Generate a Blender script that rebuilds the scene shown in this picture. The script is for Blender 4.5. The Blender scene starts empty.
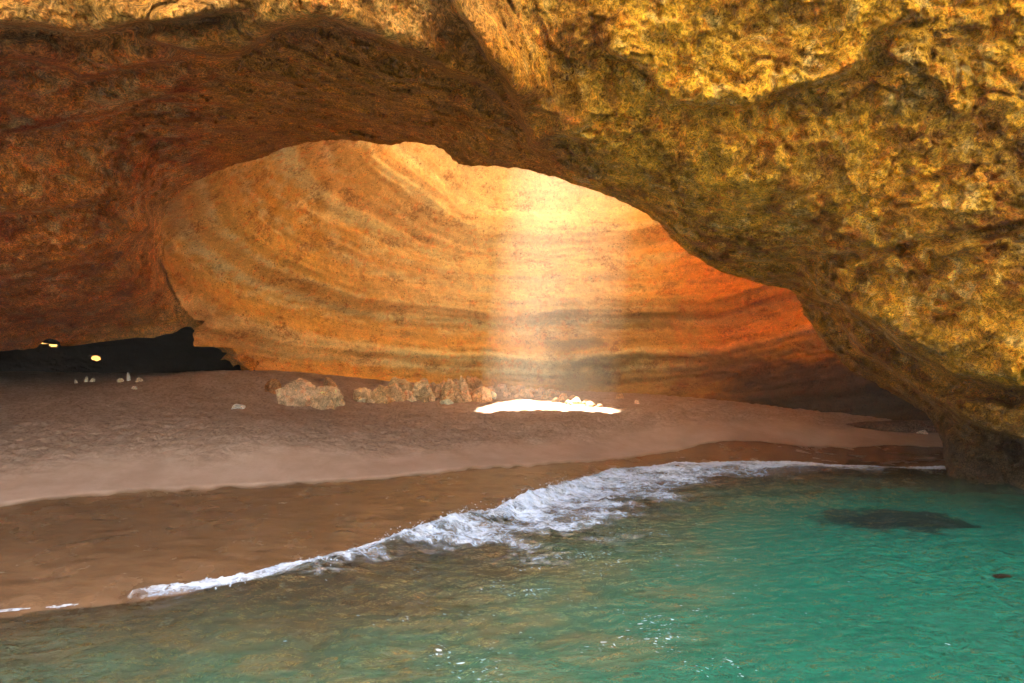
import bpy, math, random
import numpy as np

random.seed(7)
rng = np.random.RandomState(11)
F, H, HZ, CX = 610.0, 3.3, 365.0, 512.0      # lens in pixels, eye height, horizon row, centre column
SUN = np.array([0.12, 0.22, 1.0]); SUN /= np.linalg.norm(SUN)
col = bpy.context.scene.collection

# ------------------------------------------------------------------ maths
_perm = np.random.RandomState(3).permutation(256)
_perm = np.concatenate([_perm, _perm, _perm])
_g = np.random.RandomState(5).normal(size=(256, 3)); _g /= np.linalg.norm(_g, axis=1)[:, None]

def noise(p):
    p = np.asarray(p, float)
    i = np.floor(p).astype(int); f = p - i; i &= 255
    u = f * f * f * (f * (f * 6 - 15) + 10)
    out = np.zeros(len(p))
    for dx in (0, 1):
        wx = u[:, 0] if dx else 1 - u[:, 0]
        for dy in (0, 1):
            wy = u[:, 1] if dy else 1 - u[:, 1]
            for dz in (0, 1):
                wz = u[:, 2] if dz else 1 - u[:, 2]
                h = _perm[_perm[_perm[(i[:, 0] + dx) & 255] + ((i[:, 1] + dy) & 255)] + ((i[:, 2] + dz) & 255)]
                g = _g[h]
                out += wx * wy * wz * (g[:, 0] * (f[:, 0] - dx) + g[:, 1] * (f[:, 1] - dy) + g[:, 2] * (f[:, 2] - dz))
    return out * 1.6

def fbm(p, octs=5, lac=2.03, gain=0.5):
    p = np.asarray(p, float); a = 1.0; s = 0; o = np.zeros(len(p))
    for k in range(octs):
        o += a * noise(p + 17.3 * k); s += a; a *= gain; p = p * lac
    return o / s

def ridged(p, octs=5, lac=2.1, gain=0.5):
    p = np.asarray(p, float); a = 1.0; s = 0; o = np.zeros(len(p))
    for k in range(octs):
        o += a * (1 - 2.2 * np.abs(noise(p + 9.1 * k))); s += a; a *= gain; p = p * lac
    return o / s

def facets(p, seed, k):
    """flat tilted planes, one per cell, meeting in crisp edges"""
    i = np.floor(p).astype(int); f1 = np.full(len(p), 9.0); out = np.zeros(len(p))
    R = np.random.RandomState(70 + seed).rand(256, 7)
    for dx in (-1, 0, 1):
        for dy in (-1, 0, 1):
            for dz in (-1, 0, 1):
                c = i + np.array([dx, dy, dz]); m = c & 255
                h = _perm[_perm[_perm[m[:, 0]] + m[:, 1]] + m[:, 2]]
                dv = p - c - R[h, :3]; d = (dv * dv).sum(1)
                v = ((R[h, 3:6] - .5) * dv).sum(1) * k + (R[h, 6] - .5) * .35
                cl_ = d < f1; out = np.where(cl_, v, out); f1 = np.where(cl_, d, f1)
    return out
def worley(p, seed=0, flat=False):
    """distance to the nearest and second nearest feature point, and a per-cell random"""
    p = np.asarray(p, float); i = np.floor(p).astype(int)
    f1 = np.full(len(p), 9.0); f2 = np.full(len(p), 9.0); rid = np.zeros(len(p))
    R = np.random.RandomState(50 + seed).rand(256, 4)
    for dx in (-1, 0, 1):
        for dy in (-1, 0, 1):
            for dz in ((0,) if flat else (-1, 0, 1)):
                c = i + np.array([dx, dy, dz]); m = c & 255
                h = _perm[_perm[_perm[m[:, 0]] + m[:, 1]] + m[:, 2]]
                dv = c + R[h, :3] - p
                d = np.hypot(dv[:, 0], dv[:, 1]) if flat else np.sqrt((dv * dv).sum(1))
                closer = d < f1
                f2 = np.where(closer, f1, np.minimum(f2, d)); rid = np.where(closer, R[h, 3], rid)
                f1 = np.where(closer, d, f1)
    return f1, f2, rid

def sstep(a, b, x):
    t = np.clip((x - a) / (b - a), 0, 1); return t * t * (3 - 2 * t)

class TPS:
    def __init__(s, pts, vals, smooth=1e-4, scale=1.0):
        s.p = np.asarray(pts, float) / scale; s.sc = scale; n = len(s.p)
        K = s.k(s.p, s.p) + smooth * np.eye(n)
        P_ = np.c_[np.ones(n), s.p]
        A = np.zeros((n + 3, n + 3)); A[:n, :n] = K; A[:n, n:] = P_; A[n:, :n] = P_.T
        s.w = np.linalg.solve(A, np.r_[np.asarray(vals, float), 0, 0, 0])
    def k(s, a, b):
        r2 = ((a[:, None, :] - b[None]) ** 2).sum(2)
        return 0.5 * r2 * np.log(r2 + 1e-12)
    def __call__(s, q):
        q = np.asarray(q, float) / s.sc; out = np.empty(len(q))
        for j in range(0, len(q), 40000):
            c = q[j:j + 40000]
            out[j:j + 40000] = s.k(c, s.p) @ s.w[:-3] + s.w[-3] + c @ s.w[-2:]
        return out

def poly_dist(q, poly, closed=False):
    """unsigned distance of q (N,2) to a polyline and the sign of the side"""
    best = np.full(len(q), 1e9); side = np.zeros(len(q)); tt = np.zeros(len(q))
    P_ = np.asarray(poly, float); n = len(P_) - (0 if closed else 1)
    for a in range(n):
        A, B = P_[a], P_[(a + 1) % len(P_)]
        d = B - A; L = (d @ d)
        t = np.clip(((q - A) @ d) / L, 0, 1)
        r = q - (A + t[:, None] * d); dist = np.hypot(r[:, 0], r[:, 1])
        m = dist < best
        best = np.where(m, dist, best); side = np.where(m, d[0] * r[:, 1] - d[1] * r[:, 0], side)
        tt = np.where(m, (a + t) / n, tt)
    return best, np.sign(side), tt

def inside(q, poly):
    P_ = np.asarray(poly, float); c = np.zeros(len(q), bool); x, y = q[:, 0], q[:, 1]
    for a in range(len(P_)):
        (x1, y1), (x2, y2) = P_[a], P_[a - 1]
        if y1 == y2: continue
        c ^= ((y1 > y) != (y2 > y)) & (x < (x2 - x1) * (y - y1) / (y2 - y1) + x1)
    return c

def catmull(pts, n=6):
    P_ = np.asarray(pts, float); out = []
    Q = np.vstack([2 * P_[0] - P_[1], P_, 2 * P_[-1] - P_[-2]])
    for i in range(1, len(Q) - 2):
        for t in np.linspace(0, 1, n, endpoint=False):
            a, b, c, d = Q[i - 1], Q[i], Q[i + 1], Q[i + 2]
            out.append(0.5 * (2 * b + (c - a) * t + (2 * a - 5 * b + 4 * c - d) * t * t + (3 * b - 3 * c + d - a) * t ** 3))
    out.append(P_[-1]); return np.array(out)

def at(px, py, Y):
    px = np.asarray(px, float); py = np.asarray(py, float); Y = np.asarray(Y, float)
    return np.stack([(px - CX) / F * Y, Y + 0 * px, H + (HZ - py) / F * Y], -1)

# ------------------------------------------------------------------ mesh + objects
def link(name, verts, faces, mat, parent=None, smooth=True, attrs=None, colour=None, **props):
    me = bpy.data.meshes.new(name)
    verts = np.asarray(verts, np.float32); faces = np.asarray(faces, np.int32)
    k = faces.shape[1]
    me.vertices.add(len(verts)); me.vertices.foreach_set('co', verts.ravel())
    me.loops.add(faces.size); me.loops.foreach_set('vertex_index', faces.ravel())
    me.polygons.add(len(faces)); me.polygons.foreach_set('loop_start', np.arange(0, faces.size, k, dtype=np.int32))
    me.update(calc_edges=True); me.validate()
    me.polygons.foreach_set('use_smooth', np.full(len(me.polygons), smooth))
    for nm, v in (attrs or {}).items():
        a = me.attributes.new(nm, 'FLOAT', 'POINT'); a.data.foreach_set('value', np.asarray(v, np.float32))
    if colour is not None:
        a = me.color_attributes.new('tint', 'FLOAT_COLOR', 'POINT')
        a.data.foreach_set('color', np.c_[colour, np.ones(len(colour))].astype(np.float32).ravel())
    me.materials.append(mat)
    o = bpy.data.objects.new(name, me); col.objects.link(o)
    if parent: o.parent = parent
    for a, b in props.items(): o[a] = b
    return o

def grid_faces(nu, nv, keep=None):
    i = np.arange(nu - 1)[:, None] * nv + np.arange(nv - 1)[None]
    f = np.stack([i, i + nv, i + nv + 1, i + 1], -1).reshape(-1, 4)
    if keep is not None: f = f[keep[f].all(1)]
    return f

def compact(verts, faces, *extra):
    used = np.unique(faces); m = np.full(len(verts), -1); m[used] = np.arange(len(used))
    return (verts[used], m[faces]) + tuple(e[used] for e in extra)

# ------------------------------------------------------------------ materials
class N:
    def __init__(s, name):
        s.m = bpy.data.materials.new(name); s.m.use_nodes = True; s.t = s.m.node_tree
        s.t.nodes.clear(); s.out = s.n('ShaderNodeOutputMaterial')
    def n(s, ty, **kw):
        nd = s.t.nodes.new(ty)
        for k, v in kw.items(): setattr(nd, k, v)
        return nd
    def l(s, a, b): s.t.links.new(a, b)
    def put(s, sock, v):
        if hasattr(v, 'is_output') or isinstance(v, bpy.types.NodeSocket): s.l(v, sock)
        else:
            if isinstance(v, tuple) and len(v) == 3 and sock.type == 'RGBA': v = v + (1,)
            sock.default_value = v
    def pos(s): return s.n('ShaderNodeNewGeometry').outputs['Position']
    def noise(s, vec, scale, detail=6, rough=0.55, dist=0.0):
        nd = s.n('ShaderNodeTexNoise'); s.l(vec, nd.inputs['Vector'])
        nd.inputs['Scale'].default_value = scale; nd.inputs['Detail'].default_value = detail
        nd.inputs['Roughness'].default_value = rough; nd.inputs['Distortion'].default_value = dist
        return nd.outputs['Fac']
    def voro(s, vec, scale, feature='F1', rnd=1.0):
        nd = s.n('ShaderNodeTexVoronoi', feature=feature); s.l(vec, nd.inputs['Vector'])
        nd.inputs['Scale'].default_value = scale; nd.inputs['Randomness'].default_value = rnd
        return nd.outputs['Distance']
    def math(s, op, a, b=0.0, c=0.0, clamp=False):
        nd = s.n('ShaderNodeMath', operation=op, use_clamp=clamp)
        for k, v in enumerate((a, b, c)): s.put(nd.inputs[k], v)
        return nd.outputs[0]
    def ramp(s, v, a, b, lo=0.0, hi=1.0):
        nd = s.n('ShaderNodeMapRange', interpolation_type='SMOOTHSTEP')
        s.put(nd.inputs['Value'], v)
        for k, x in (('From Min', a), ('From Max', b), ('To Min', lo), ('To Max', hi)): nd.inputs[k].default_value = x
        return nd.outputs['Result']
    def mix(s, f, a, b, mode='MIX'):
        nd = s.n('ShaderNodeMix', data_type='RGBA', blend_type=mode)
        s.put(nd.inputs[0], f); s.put(nd.inputs[6], a); s.put(nd.inputs[7], b); return nd.outputs[2]
    def attr(s, name, what='Fac'):
        return s.n('ShaderNodeAttribute', attribute_name=name).outputs[what]
    def bump(s, h, strength, dist, normal=None):
        nd = s.n('ShaderNodeBump'); s.put(nd.inputs['Height'], h)
        nd.inputs['Strength'].default_value = strength; nd.inputs['Distance'].default_value = dist
        if normal is not None: s.l(normal, nd.inputs['Normal'])
        return nd.outputs['Normal']
    def scale(s, vec, x, y, z):
        nd = s.n('ShaderNodeVectorMath', operation='MULTIPLY'); s.l(vec, nd.inputs[0]); nd.inputs[1].default_value = (x, y, z)
        return nd.outputs[0]
    def bsdf(s, base, rough, normal=None, spec=0.3, **kw):
        nd = s.n('ShaderNodeBsdfPrincipled'); s.put(nd.inputs['Base Color'], base); s.put(nd.inputs['Roughness'], rough)
        s.put(nd.inputs['Specular IOR Level'], spec)
        if normal is not None: s.l(normal, nd.inputs['Normal'])
        for k, v in kw.items(): s.put(nd.inputs[k], v)
        return nd.outputs[0]
    def done(s, sh): s.l(sh, s.out.inputs['Surface']); return s.m

def rock_material(name, contrast=1.0, bumpy=1.0, fine=1.0, strata=False):
    m = N(name); p = m.pos()
    n1 = m.noise(p, 0.9, 8, 0.66); n2 = m.noise(p, 5.0, 9, 0.72); n3 = m.noise(p, 24 * fine, 4, 0.65)
    c = m.attr('tint', 'Color')
    v = m.math('MULTIPLY_ADD', m.ramp(n1, .3, .7), .55 * contrast, 1 - .28 * contrast)
    v = m.math('MULTIPLY', v, m.math('MULTIPLY_ADD', m.ramp(n2, .3, .7), .6 * contrast, 1 - .32 * contrast))
    g = m.n('ShaderNodeCombineColor')
    for k in range(3): m.l(v, g.inputs[k])
    c = m.mix(1.0, c, g.outputs[0], 'MULTIPLY')
    # rusty iron veins, pale lime crusts, pits darkened in colour like shaded cavities
    c = m.mix(m.math('MULTIPLY', m.ramp(m.noise(p, 2.3, 10, .76), .52, .62), .55), c, m.mix(1.0, c, (1.05, .52, .32), 'MULTIPLY'))
    c = m.mix(m.math('MULTIPLY', m.ramp(m.noise(m.scale(p, 1, 1, 1.4), 2.9, 10, .74), .54, .64), .65 * contrast), c, m.mix(1.0, c, (1.8, 1.5, .95), 'MULTIPLY'))
    wv_ = m.n('ShaderNodeTexNoise'); m.l(p, wv_.inputs['Vector']); wv_.inputs['Scale'].default_value = 9; wv_.inputs['Detail'].default_value = 3
    wp_ = m.n('ShaderNodeVectorMath', operation='MULTIPLY_ADD'); m.l(wv_.outputs['Color'], wp_.inputs[0]); wp_.inputs[1].default_value = (.12, .12, .12); m.l(p, wp_.inputs[2])
    pv1 = m.ramp(m.voro(wp_.outputs[0], 4.5 * fine), .24, .12); pv2 = m.ramp(m.voro(wp_.outputs[0], 11 * fine), .30, .16)
    pm = m.ramp(m.noise(p, 1.3, 5, .6), .44, .60)
    pit = m.math('MAXIMUM', m.math('MULTIPLY', m.math('MAXIMUM', pv1, pv2), pm), m.math('MULTIPLY', m.ramp(m.noise(p, 4.3, 10, .78), .59, .65), .8))
    crk = m.math('MULTIPLY', m.ramp(m.voro(wp_.outputs[0], 1.1, 'DISTANCE_TO_EDGE'), .030, .0), m.ramp(m.noise(p, .8, 3, .5), .52, .62))
    pit = m.math('MAXIMUM', pit, m.math('MULTIPLY', crk, 0.0 if strata else .7))
    c = m.mix(1.0, c, m.math('MULTIPLY_ADD', m.ramp(n3, .36, .64), 1.0 * contrast, 1 - .5 * contrast), 'MULTIPLY')
    c = m.mix(m.math('MULTIPLY', pit, .8), c, m.mix(1.0, c, (.30, .20, .15), 'MULTIPLY'))
    if strata:
        q = m.n('ShaderNodeVectorMath', operation='DOT_PRODUCT'); m.l(p, q.inputs[0]); q.inputs[1].default_value = (0, .24, 1)
        s = m.math('MULTIPLY_ADD', m.noise(p, .35, 4, .5), 1.6, q.outputs['Value'])
        cv = m.n('ShaderNodeCombineXYZ'); m.l(s, cv.inputs[2])
        m.l(m.math('MULTIPLY', m.noise(p, .5, 2), .5), cv.inputs[0])
        b1 = m.noise(cv.outputs[0], 1.25, 6, .62)
        c = m.mix(m.math('MULTIPLY', m.ramp(b1, .54, .64), .32), c, m.mix(1.0, c, (.66, .44, .26), 'MULTIPLY'))
        c = m.mix(m.math('MULTIPLY', m.ramp(b1, .48, .38), .4), c, m.mix(1.0, c, (1.3, 1.35, 1.5), 'MULTIPLY'))
        blot = m.math('MULTIPLY', m.ramp(m.noise(m.scale(p, 1, 1, 1.6), .55, 7, .7), .53, .62), m.ramp(m.noise(p, 7, 8, .8), .42, .56))
        c = m.mix(m.math('MULTIPLY', blot, .75), c, m.mix(1.0, c, (.40, .24, .20), 'MULTIPLY'))
        hgt = m.math('MULTIPLY_ADD', b1, 1.2, m.math('ADD', m.math('MULTIPLY', n2, .6), m.math('MULTIPLY', n3, .12)))
    else:
        hgt = m.math('ADD', m.math('MULTIPLY', n2, 1.0), m.math('MULTIPLY', n3, .22))
        hgt = m.math('SUBTRACT', hgt, m.math('MULTIPLY', pit, .45))
    nb = m.bump(hgt, 1.0, .16 * bumpy)
    nb = m.bump(m.noise(p, 55 * fine, 4, .7), 1.0, .018 * bumpy, nb)
    return m.done(m.bsdf(c, 1.0, nb, .04))

# ------------------------------------------------------------------ terrain heights
TP = [  # column, row, height
    (-200, 640, .02), (-100, 622, .03), (0, 608, .05), (80, 601, .05), (160, 592, .05), (250, 578, .05), (330, 560, .05),
    (420, 532, .05), (500, 510, .05), (560, 488, .05), (612, 471, .05), (677, 464, .05), (812, 464, .05), (942, 468, .05), (1100, 475, .05),
    (-200, 520, .45), (0, 505, .45), (125, 493, .45), (250, 487, .43), (375, 480, .41), (512, 467, .34), (662, 453, .22), (812, 447, .18), (937, 447, .17), (1050, 450, .15),
    (0, 440, 1.35), (250, 440, 1.25), (-200, 440, 1.3), (512, 445, .7), (512, 430, 1.0), (550, 414, 1.4), (550, 398, 1.6), (475, 405, 1.5), (620, 411, 1.35),
    (300, 407, 1.6), (0, 400, 2.05), (0, 384, 2.5), (100, 382, 2.55), (255, 375, 2.85), (400, 387, 2.15), (600, 393, 1.7), (720, 400, 1.35),
    (800, 408, 1.05), (870, 418, .85), (935, 433, .5), (700, 430, .85), (800, 432, .65), (900, 438, .4),
    (160, 640, -.25), (500, 560, -.3), (500, 683, -.65), (800, 520, -.75), (1000, 600, -1.6), (1000, 683, -2.1), (0, 683, -.35), (900, 492, -.4), (700, 600, -.9), (-200, 800, -.4)]
tp = np.array(TP, float)
TY = (H - tp[:, 2]) * F / (tp[:, 1] - HZ)
TX = (tp[:, 0] - CX) / F * TY
ex = np.array([(-25, 36, 2.65), (-32, 30, 2.6), (0, 42, 1.9), (20, 36, 1.2), (22, 24, .5), (0, 3, -1.3), (12, 4, -2.6), (-12, 4, -.7), (20, 14, -1.5)])
terrain_f = TPS(np.r_[np.c_[TX, TY], ex[:, :2]], np.r_[tp[:, 2], ex[:, 2]], 2e-3, 10.0)
fx = TX[:15]; fy = TY[:15]
bx_ = TX[15:25]; by_ = TY[15:25]
def shore(x): return np.interp(x, fx, fy)
def wetline(x): return np.interp(x, bx_, by_) + .18 * noise(np.c_[x * .5, x * 0, x * 0])
def ground(x, y):
    x = np.atleast_1d(np.asarray(x, float)); y = np.atleast_1d(np.asarray(y, float))
    xc = np.clip(x, -32, 22); yc = np.clip(y, 2, 42)
    z = terrain_f(np.c_[xc, yc])
    z = np.clip(z, -3, 3.0)
    far = sstep(4, -4, y)
    return z * (1 - far) - 3 * far
def on_ground(px, py):
    Y = np.linspace(6, 45, 4000); q = at(np.full(4000, px), np.full(4000, py), Y)
    d = q[:, 2] - ground(q[:, 0], q[:, 1]); i = np.argmax(d < 0)
    return q[i if d.min() < 0 else -1]

# ================================================================== the beach
def axis(*segs):
    out = []
    for a, b, s in segs: out.append(np.linspace(a, b, max(2, int(round(abs(b - a) / s))), endpoint=False))
    out.append([segs[-1][1]]); return np.concatenate(out)

gx = axis((-150, -34, 12), (-34, -17, .5), (-17, 18, .085), (18, 34, .5), (34, 150, 12))
gy = axis((-150, 0, 15), (0, 6, .4), (6, 32, .085), (32, 46, .25), (46, 150, 12))
X, Y = [a.ravel() for a in np.meshgrid(gx, gy, indexing='ij')]
Z = ground(X, Y)
dW = Y - wetline(X); dS = Y - shore(X)
p3 = np.c_[X, Y, 0 * X]
core = (np.abs(X) < 34) & (Y > 4) & (Y < 46)
hum = np.zeros(len(X)); hum[core] = fbm(p3[core] * [1.6, 2.0, 1], 4, gain=.6)
f1 = np.ones(len(X)); f1[core] = worley(p3[core] * [2.3, 2.6, 1], 0, True)[0]
trod = sstep(1.2, 3.5, dW + .9 * noise(p3 * .35))       # trampled dry sand starts a little way up from the wet edge
Z += trod * (hum * .09 - .085 * sstep(.42, .1, f1)) + .012 * hum
wetb = sstep(-.1, .3, dS) * sstep(.1, -.3, dW)
rip = np.zeros(len(X)); rip[core] = (noise(np.c_[X * 1.3 + .6 * noise(p3 * .7), Y * 4.6 - X * .9, 0 * X][core]) + .6 * noise(np.c_[X * 2.8 + 5, Y * 8.5 - X * 1.2, 0 * X][core]))
Z += (1 - sstep(-.05, .2, dW)) * rip * .034 * sstep(4, -4, X - 2)
Z += .05 * sstep(-.06, .06, dW) * sstep(1.5, .1, dW) * sstep(9, 2, X)       # low scarp at the edge of the last swash
wet = 1 - sstep(-.07, .07, dW + .10 * noise(p3 * 2.2))
damp = 1 - sstep(.2, 2.6, dW + .8 * noise(p3 * .5))
m = N('sand'); p = m.pos()
a = m.noise(p, 1.1, 6, .6); b = m.noise(p, 9, 6, .7); g_ = m.noise(p, 60, 3, .7)
dry = m.mix(m.ramp(a, .3, .7), (.37, .25, .19), (.48, .34, .27))
dry = m.mix(m.math('MULTIPLY', m.ramp(b, .42, .66), m.math('MULTIPLY_ADD', m.attr('trod'), .5, .1)), dry, (.12, .06, .035))
dry = m.mix(m.math('MULTIPLY', m.ramp(g_, .45, .7), .35), dry, (.56, .38, .26))
dry = m.mix(m.math('MULTIPLY', m.attr('damp'), .25), dry, (.36, .22, .17))
wc = m.mix(m.ramp(m.noise(m.scale(p, 1, 2.2, 1), 1.6, 6, .6), .3, .7), (.11, .060, .030), (.18, .10, .052))
wf = m.attr('wet')
c = m.mix(wf, dry, wc)
ro = m.math('MULTIPLY_ADD', wf, -.74, .92)
ro = m.math('ADD', ro, m.math('MULTIPLY', m.math('MULTIPLY', wf, m.ramp(a, .4, .65)), .12))
h_ = m.math('ADD', m.math('MULTIPLY', m.math('MULTIPLY', b, m.attr('trod')), 1.4), m.math('MULTIPLY', g_, .15))
nb = m.bump(h_, 1.0, .09)
sand = m.done(m.bsdf(c, ro, nb, m.math('MULTIPLY_ADD', wf, .5, .1)))
link('beach', np.c_[X, Y, Z], grid_faces(len(gx), len(gy)), sand, attrs={'wet': wet, 'trod': trod, 'damp': damp * (1 - wet)}, kind='structure',
     label='brown sand beach, trampled at the back and dark wet by the water', category='beach')

# ================================================================== the sea
bh_x = [-9, -6, -5, -3.6, -2.2, -.8, .8, 2.2, 4, 7, 10, 14]
bh_h = [.0, .0, .03, .12, .20, .25, .24, .17, .09, .05, .03, .02]
def water_z(x, y, fine=True):
    t = shore(x) - y
    p = np.c_[x, y, 0 * x]
    z = np.zeros(len(x))
    near = (t > -3) & (t < 30) & (np.abs(x) < 30)
    q = p[near]; xx, yy, tn = x[near], y[near], t[near]
    calm = sstep(-.2, 1.4, tn)
    w = .035 * noise(np.c_[xx * .55 + yy * .3, yy * .9 - xx * .25, 0 * xx])
    choppy = .55 + .6 * sstep(.1, .5, fbm(q * .18 + 4, 2)) + .5 * sstep(9, 3, tn)
    w += .065 * choppy * fbm(np.c_[xx * 1.2 + yy * .4, yy * 2.3 - xx * .6, 0 * xx + .3], 3)
    rr = 1 - np.abs(noise(np.c_[xx * 2.2 + 1.2 * noise(q * .8), yy * 4.2 - xx * 1.1, 0 * xx])) * 2
    w += .045 * choppy * rr
    wob = .12 * noise(np.c_[xx * 1.3, 0 * xx, 0 * xx]) + .06 * noise(np.c_[xx * 4, 0 * xx, 0 * xx + 3])
    hb = np.interp(xx, bh_x, bh_h) * (1 + .45 * noise(np.c_[xx * 1.1 + 7, 0 * xx, 0 * xx]))
    s = tn - .42 - wob
    ridge = np.where(s < 0, np.exp(-(s / .17) ** 2), np.exp(-(s / .55) ** 2))
    z[near] = w * calm + hb * ridge * (1 + .25 * fbm(q * [3, 3, 1] + 5, 3))
    z += .02 * sstep(0, -2, -t) * 0
    return z
sub = on_ground(897, 523)
sub_xy = (float((897 - CX) / F * 12.9), 12.9)
wx_ = axis((-150, -40, 15), (-40, -16, 1.5), (-16, -8, .14), (-8, 14, .05), (14, 20, .3), (20, 50, 2), (50, 150, 15))
wy_ = axis((-150, -5, 12), (-5, 4, .5), (4, 13, .045), (13, 22.5, .07), (22.5, 30, .6))
X, Y = [a.ravel() for a in np.meshgrid(wx_, wy_, indexing='ij')]
Zw = water_z(X, Y)
G = ground(X, Y)
rr = np.hypot((X - sub_xy[0]) / 1.65, (Y - sub_xy[1]) / 1.0) + .7 * fbm(np.c_[X * 1.6, Y * 2.2, 0 * X], 5)
subtop = sstep(1.2, .65, rr)
depth = np.clip(Zw - G, 0, 3)
t = shore(X) - Y
m = N('sea_water'); p = m.pos()
d = m.attr('depth')
d2 = m.math('ADD', d, m.math('MULTIPLY_ADD', m.noise(p, .55, 3, .5, .5), .5, -.25))
turb = m.math('MULTIPLY', m.ramp(d2, .0, 1.0), 1.0)
milk = m.mix(m.ramp(d2, .3, 1.5), (.045, .10, .06), (.0004, .098, .066))
milk = m.mix(m.math('MULTIPLY', m.ramp(m.noise(m.scale(p, .7, 1.6, 1), 1.0, 5, .6, 1.0), .45, .62), m.ramp(d2, 1.4, .5, 0, .6)), milk, (.14, .11, .045))
milk = m.mix(m.math('MULTIPLY', m.attr('weed'), .93), milk, (.002, .012, .012))
milk = m.mix(m.ramp(d2, 2.2, 2.9), milk, (.008, .045, .05))
wv = m.math('ADD', m.noise(m.scale(p, 1, 1.9, 1), 3.2, 4, .6, .8), m.math('MULTIPLY', m.noise(m.scale(p, 1, 1.8, 1), 9, 3, .6, .5), .35))
wv = m.math('ADD', wv, m.math('MULTIPLY', m.noise(m.scale(p, 1, 1.6, 1), 22, 3, .6), m.ramp(m.noise(p, .35, 2), .4, .6, .06, .30)))
nb = m.bump(wv, 1.0, .20)
body = m.n('ShaderNodeBsdfDiffuse'); m.put(body.inputs['Color'], milk)
clear = m.n('ShaderNodeBsdfTransparent'); m.put(clear.inputs['Color'], (.88, .92, .80))
mx = m.n('ShaderNodeMixShader'); m.l(m.math('MULTIPLY_ADD', turb, .88, .04), mx.inputs[0]); m.l(clear.outputs[0], mx.inputs[1]); m.l(body.outputs[0], mx.inputs[2])
gl = m.n('ShaderNodeBsdfGlossy'); m.put(gl.inputs['Roughness'], .03); m.l(nb, gl.inputs['Normal'])
fr = m.n('ShaderNodeFresnel'); fr.inputs['IOR'].default_value = 1.4; m.l(nb, fr.inputs['Normal'])
m2 = m.n('ShaderNodeMixShader'); m.l(fr.outputs[0], m2.inputs[0]); m.l(mx.outputs[0], m2.inputs[1]); m.l(gl.outputs[0], m2.inputs[2])
water_m = m.done(m2.outputs[0])
link('sea', np.c_[X, Y, Zw], grid_faces(len(wx_), len(wy_)), water_m, attrs={'depth': depth, 'weed': subtop}, kind='structure',
     label='green turquoise sea water in the cave mouth', category='sea')

# foam of the breaking wave
T_x = [-9, -6.6, -5.6, -4.9, -3.6, -1.8, -.3, 1, 2.4, 3.6, 5.5, 8, 10, 14]
T_t = [.05, .05, .07, .28, .7, 1.5, 3.4, 5.0, 5.8, 5.0, 3.6, 2.0, 1.2, .6]
fxs = np.arange(-9, 14.2, .028); fts = np.concatenate([np.arange(-.35, 2, .028), np.arange(2, 6.5, .036)])
XX, TT = [a.ravel() for a in np.meshgrid(fxs, fts, indexing='ij')]
nfx, nft = len(fxs), len(fts)
cand = TT < 1.3 * np.interp(XX, T_x, T_t) + .2
faces0 = grid_faces(nfx, nft, cand); _idx = np.unique(faces0); _m = np.full(len(XX), -1); _m[_idx] = np.arange(len(_idx)); faces0 = _m[faces0]; XX, TT = XX[_idx], TT[_idx]
warp = .16 * fbm(np.c_[XX * 1.2, 0 * XX, 0 * XX + 2], 4)
YY = shore(XX) - TT
q = np.c_[XX, YY, 0 * XX]
T = np.interp(XX, T_x, T_t)
rel = (TT + warp) / T
wv1 = .5 * np.c_[fbm(q * 1.5, 3), fbm(q * 1.5 + 31, 3), 0 * XX]
a1, a2, _ = worley((q + wv1) * [2.6, 3.6, 1], 1, True); lace = 1 - sstep(.02, .33, a2 - a1)
b1, b2, _ = worley((q + wv1 * .6) * [6.5, 8.5, 1], 2, True); lace2 = 1 - sstep(.03, .3, b2 - b1)
big = fbm(q * [.7, 1.4, 1] + 11, 4)
dens = 1.05 - 1.0 * np.clip(rel, 0, 2) + .9 * big + .25 * fbm(q * 5, 3)
edge = (TT + warp > -.12 + .08 * noise(q * 6)) & (rel < 1.25)
keep = edge & (dens > -.1)
keep &= ~((XX < -5.4) & (TT > .1 + .06 * noise(q * 5)))
keep &= ~((XX < -5.4) & (noise(np.c_[XX * .9, 0 * XX, 0 * XX + 5]) < .15))
lump = fbm(q * 7, 4) * .5 + .5
zf = np.maximum(water_z(XX, YY), ground(XX, YY)) + .012 + np.clip(dens, 0, 1) * (.02 * ridged(q * 3.5, 4) * sstep(1.6, .3, TT) + .028 * fbm(q * 14, 4, gain=.6) + .02)
zf += np.interp(XX, bh_x, bh_h) * .35 * np.clip(fbm(q * 5 + 3, 3), 0, 1) * sstep(.9, .3, np.abs(TT - .4))
ff = faces0[keep[faces0].all(1)]
V, ff, thick = compact(np.c_[XX, YY, zf], ff, np.clip(dens, 0, 1.15) * (.62 + .38 * sstep(-5.4, -3.6, XX + .25 * noise(q))))
m = N('sea_foam'); p = m.pos()
cfo = m.mix(m.ramp(m.noise(p, 6, 6, .7), .35, .65), (.50, .62, .86), (.74, .82, 1.0))
bf = m.bsdf(cfo, .7, m.bump(m.noise(p, 34, 5, .8), .8, .02), .15)
trf = m.n('ShaderNodeBsdfTransparent')
mxf = m.n('ShaderNodeMixShader')
wn = m.n('ShaderNodeTexNoise'); m.l(p, wn.inputs['Vector']); wn.inputs['Scale'].default_value = 3.5; wn.inputs['Detail'].default_value = 4
wp = m.n('ShaderNodeVectorMath', operation='MULTIPLY_ADD'); m.l(wn.outputs['Color'], wp.inputs[0]); wp.inputs[1].default_value = (.5, .5, 0); m.l(m.scale(p, .75, 1.25, .2), wp.inputs[2])
e1 = m.ramp(m.voro(wp.outputs[0], 3.2, 'DISTANCE_TO_EDGE'), .0, .22, 1, 0); e2 = m.ramp(m.voro(wp.outputs[0], 8.5, 'DISTANCE_TO_EDGE'), .0, .26, 1, 0)
th = m.attr('thick')
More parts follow.
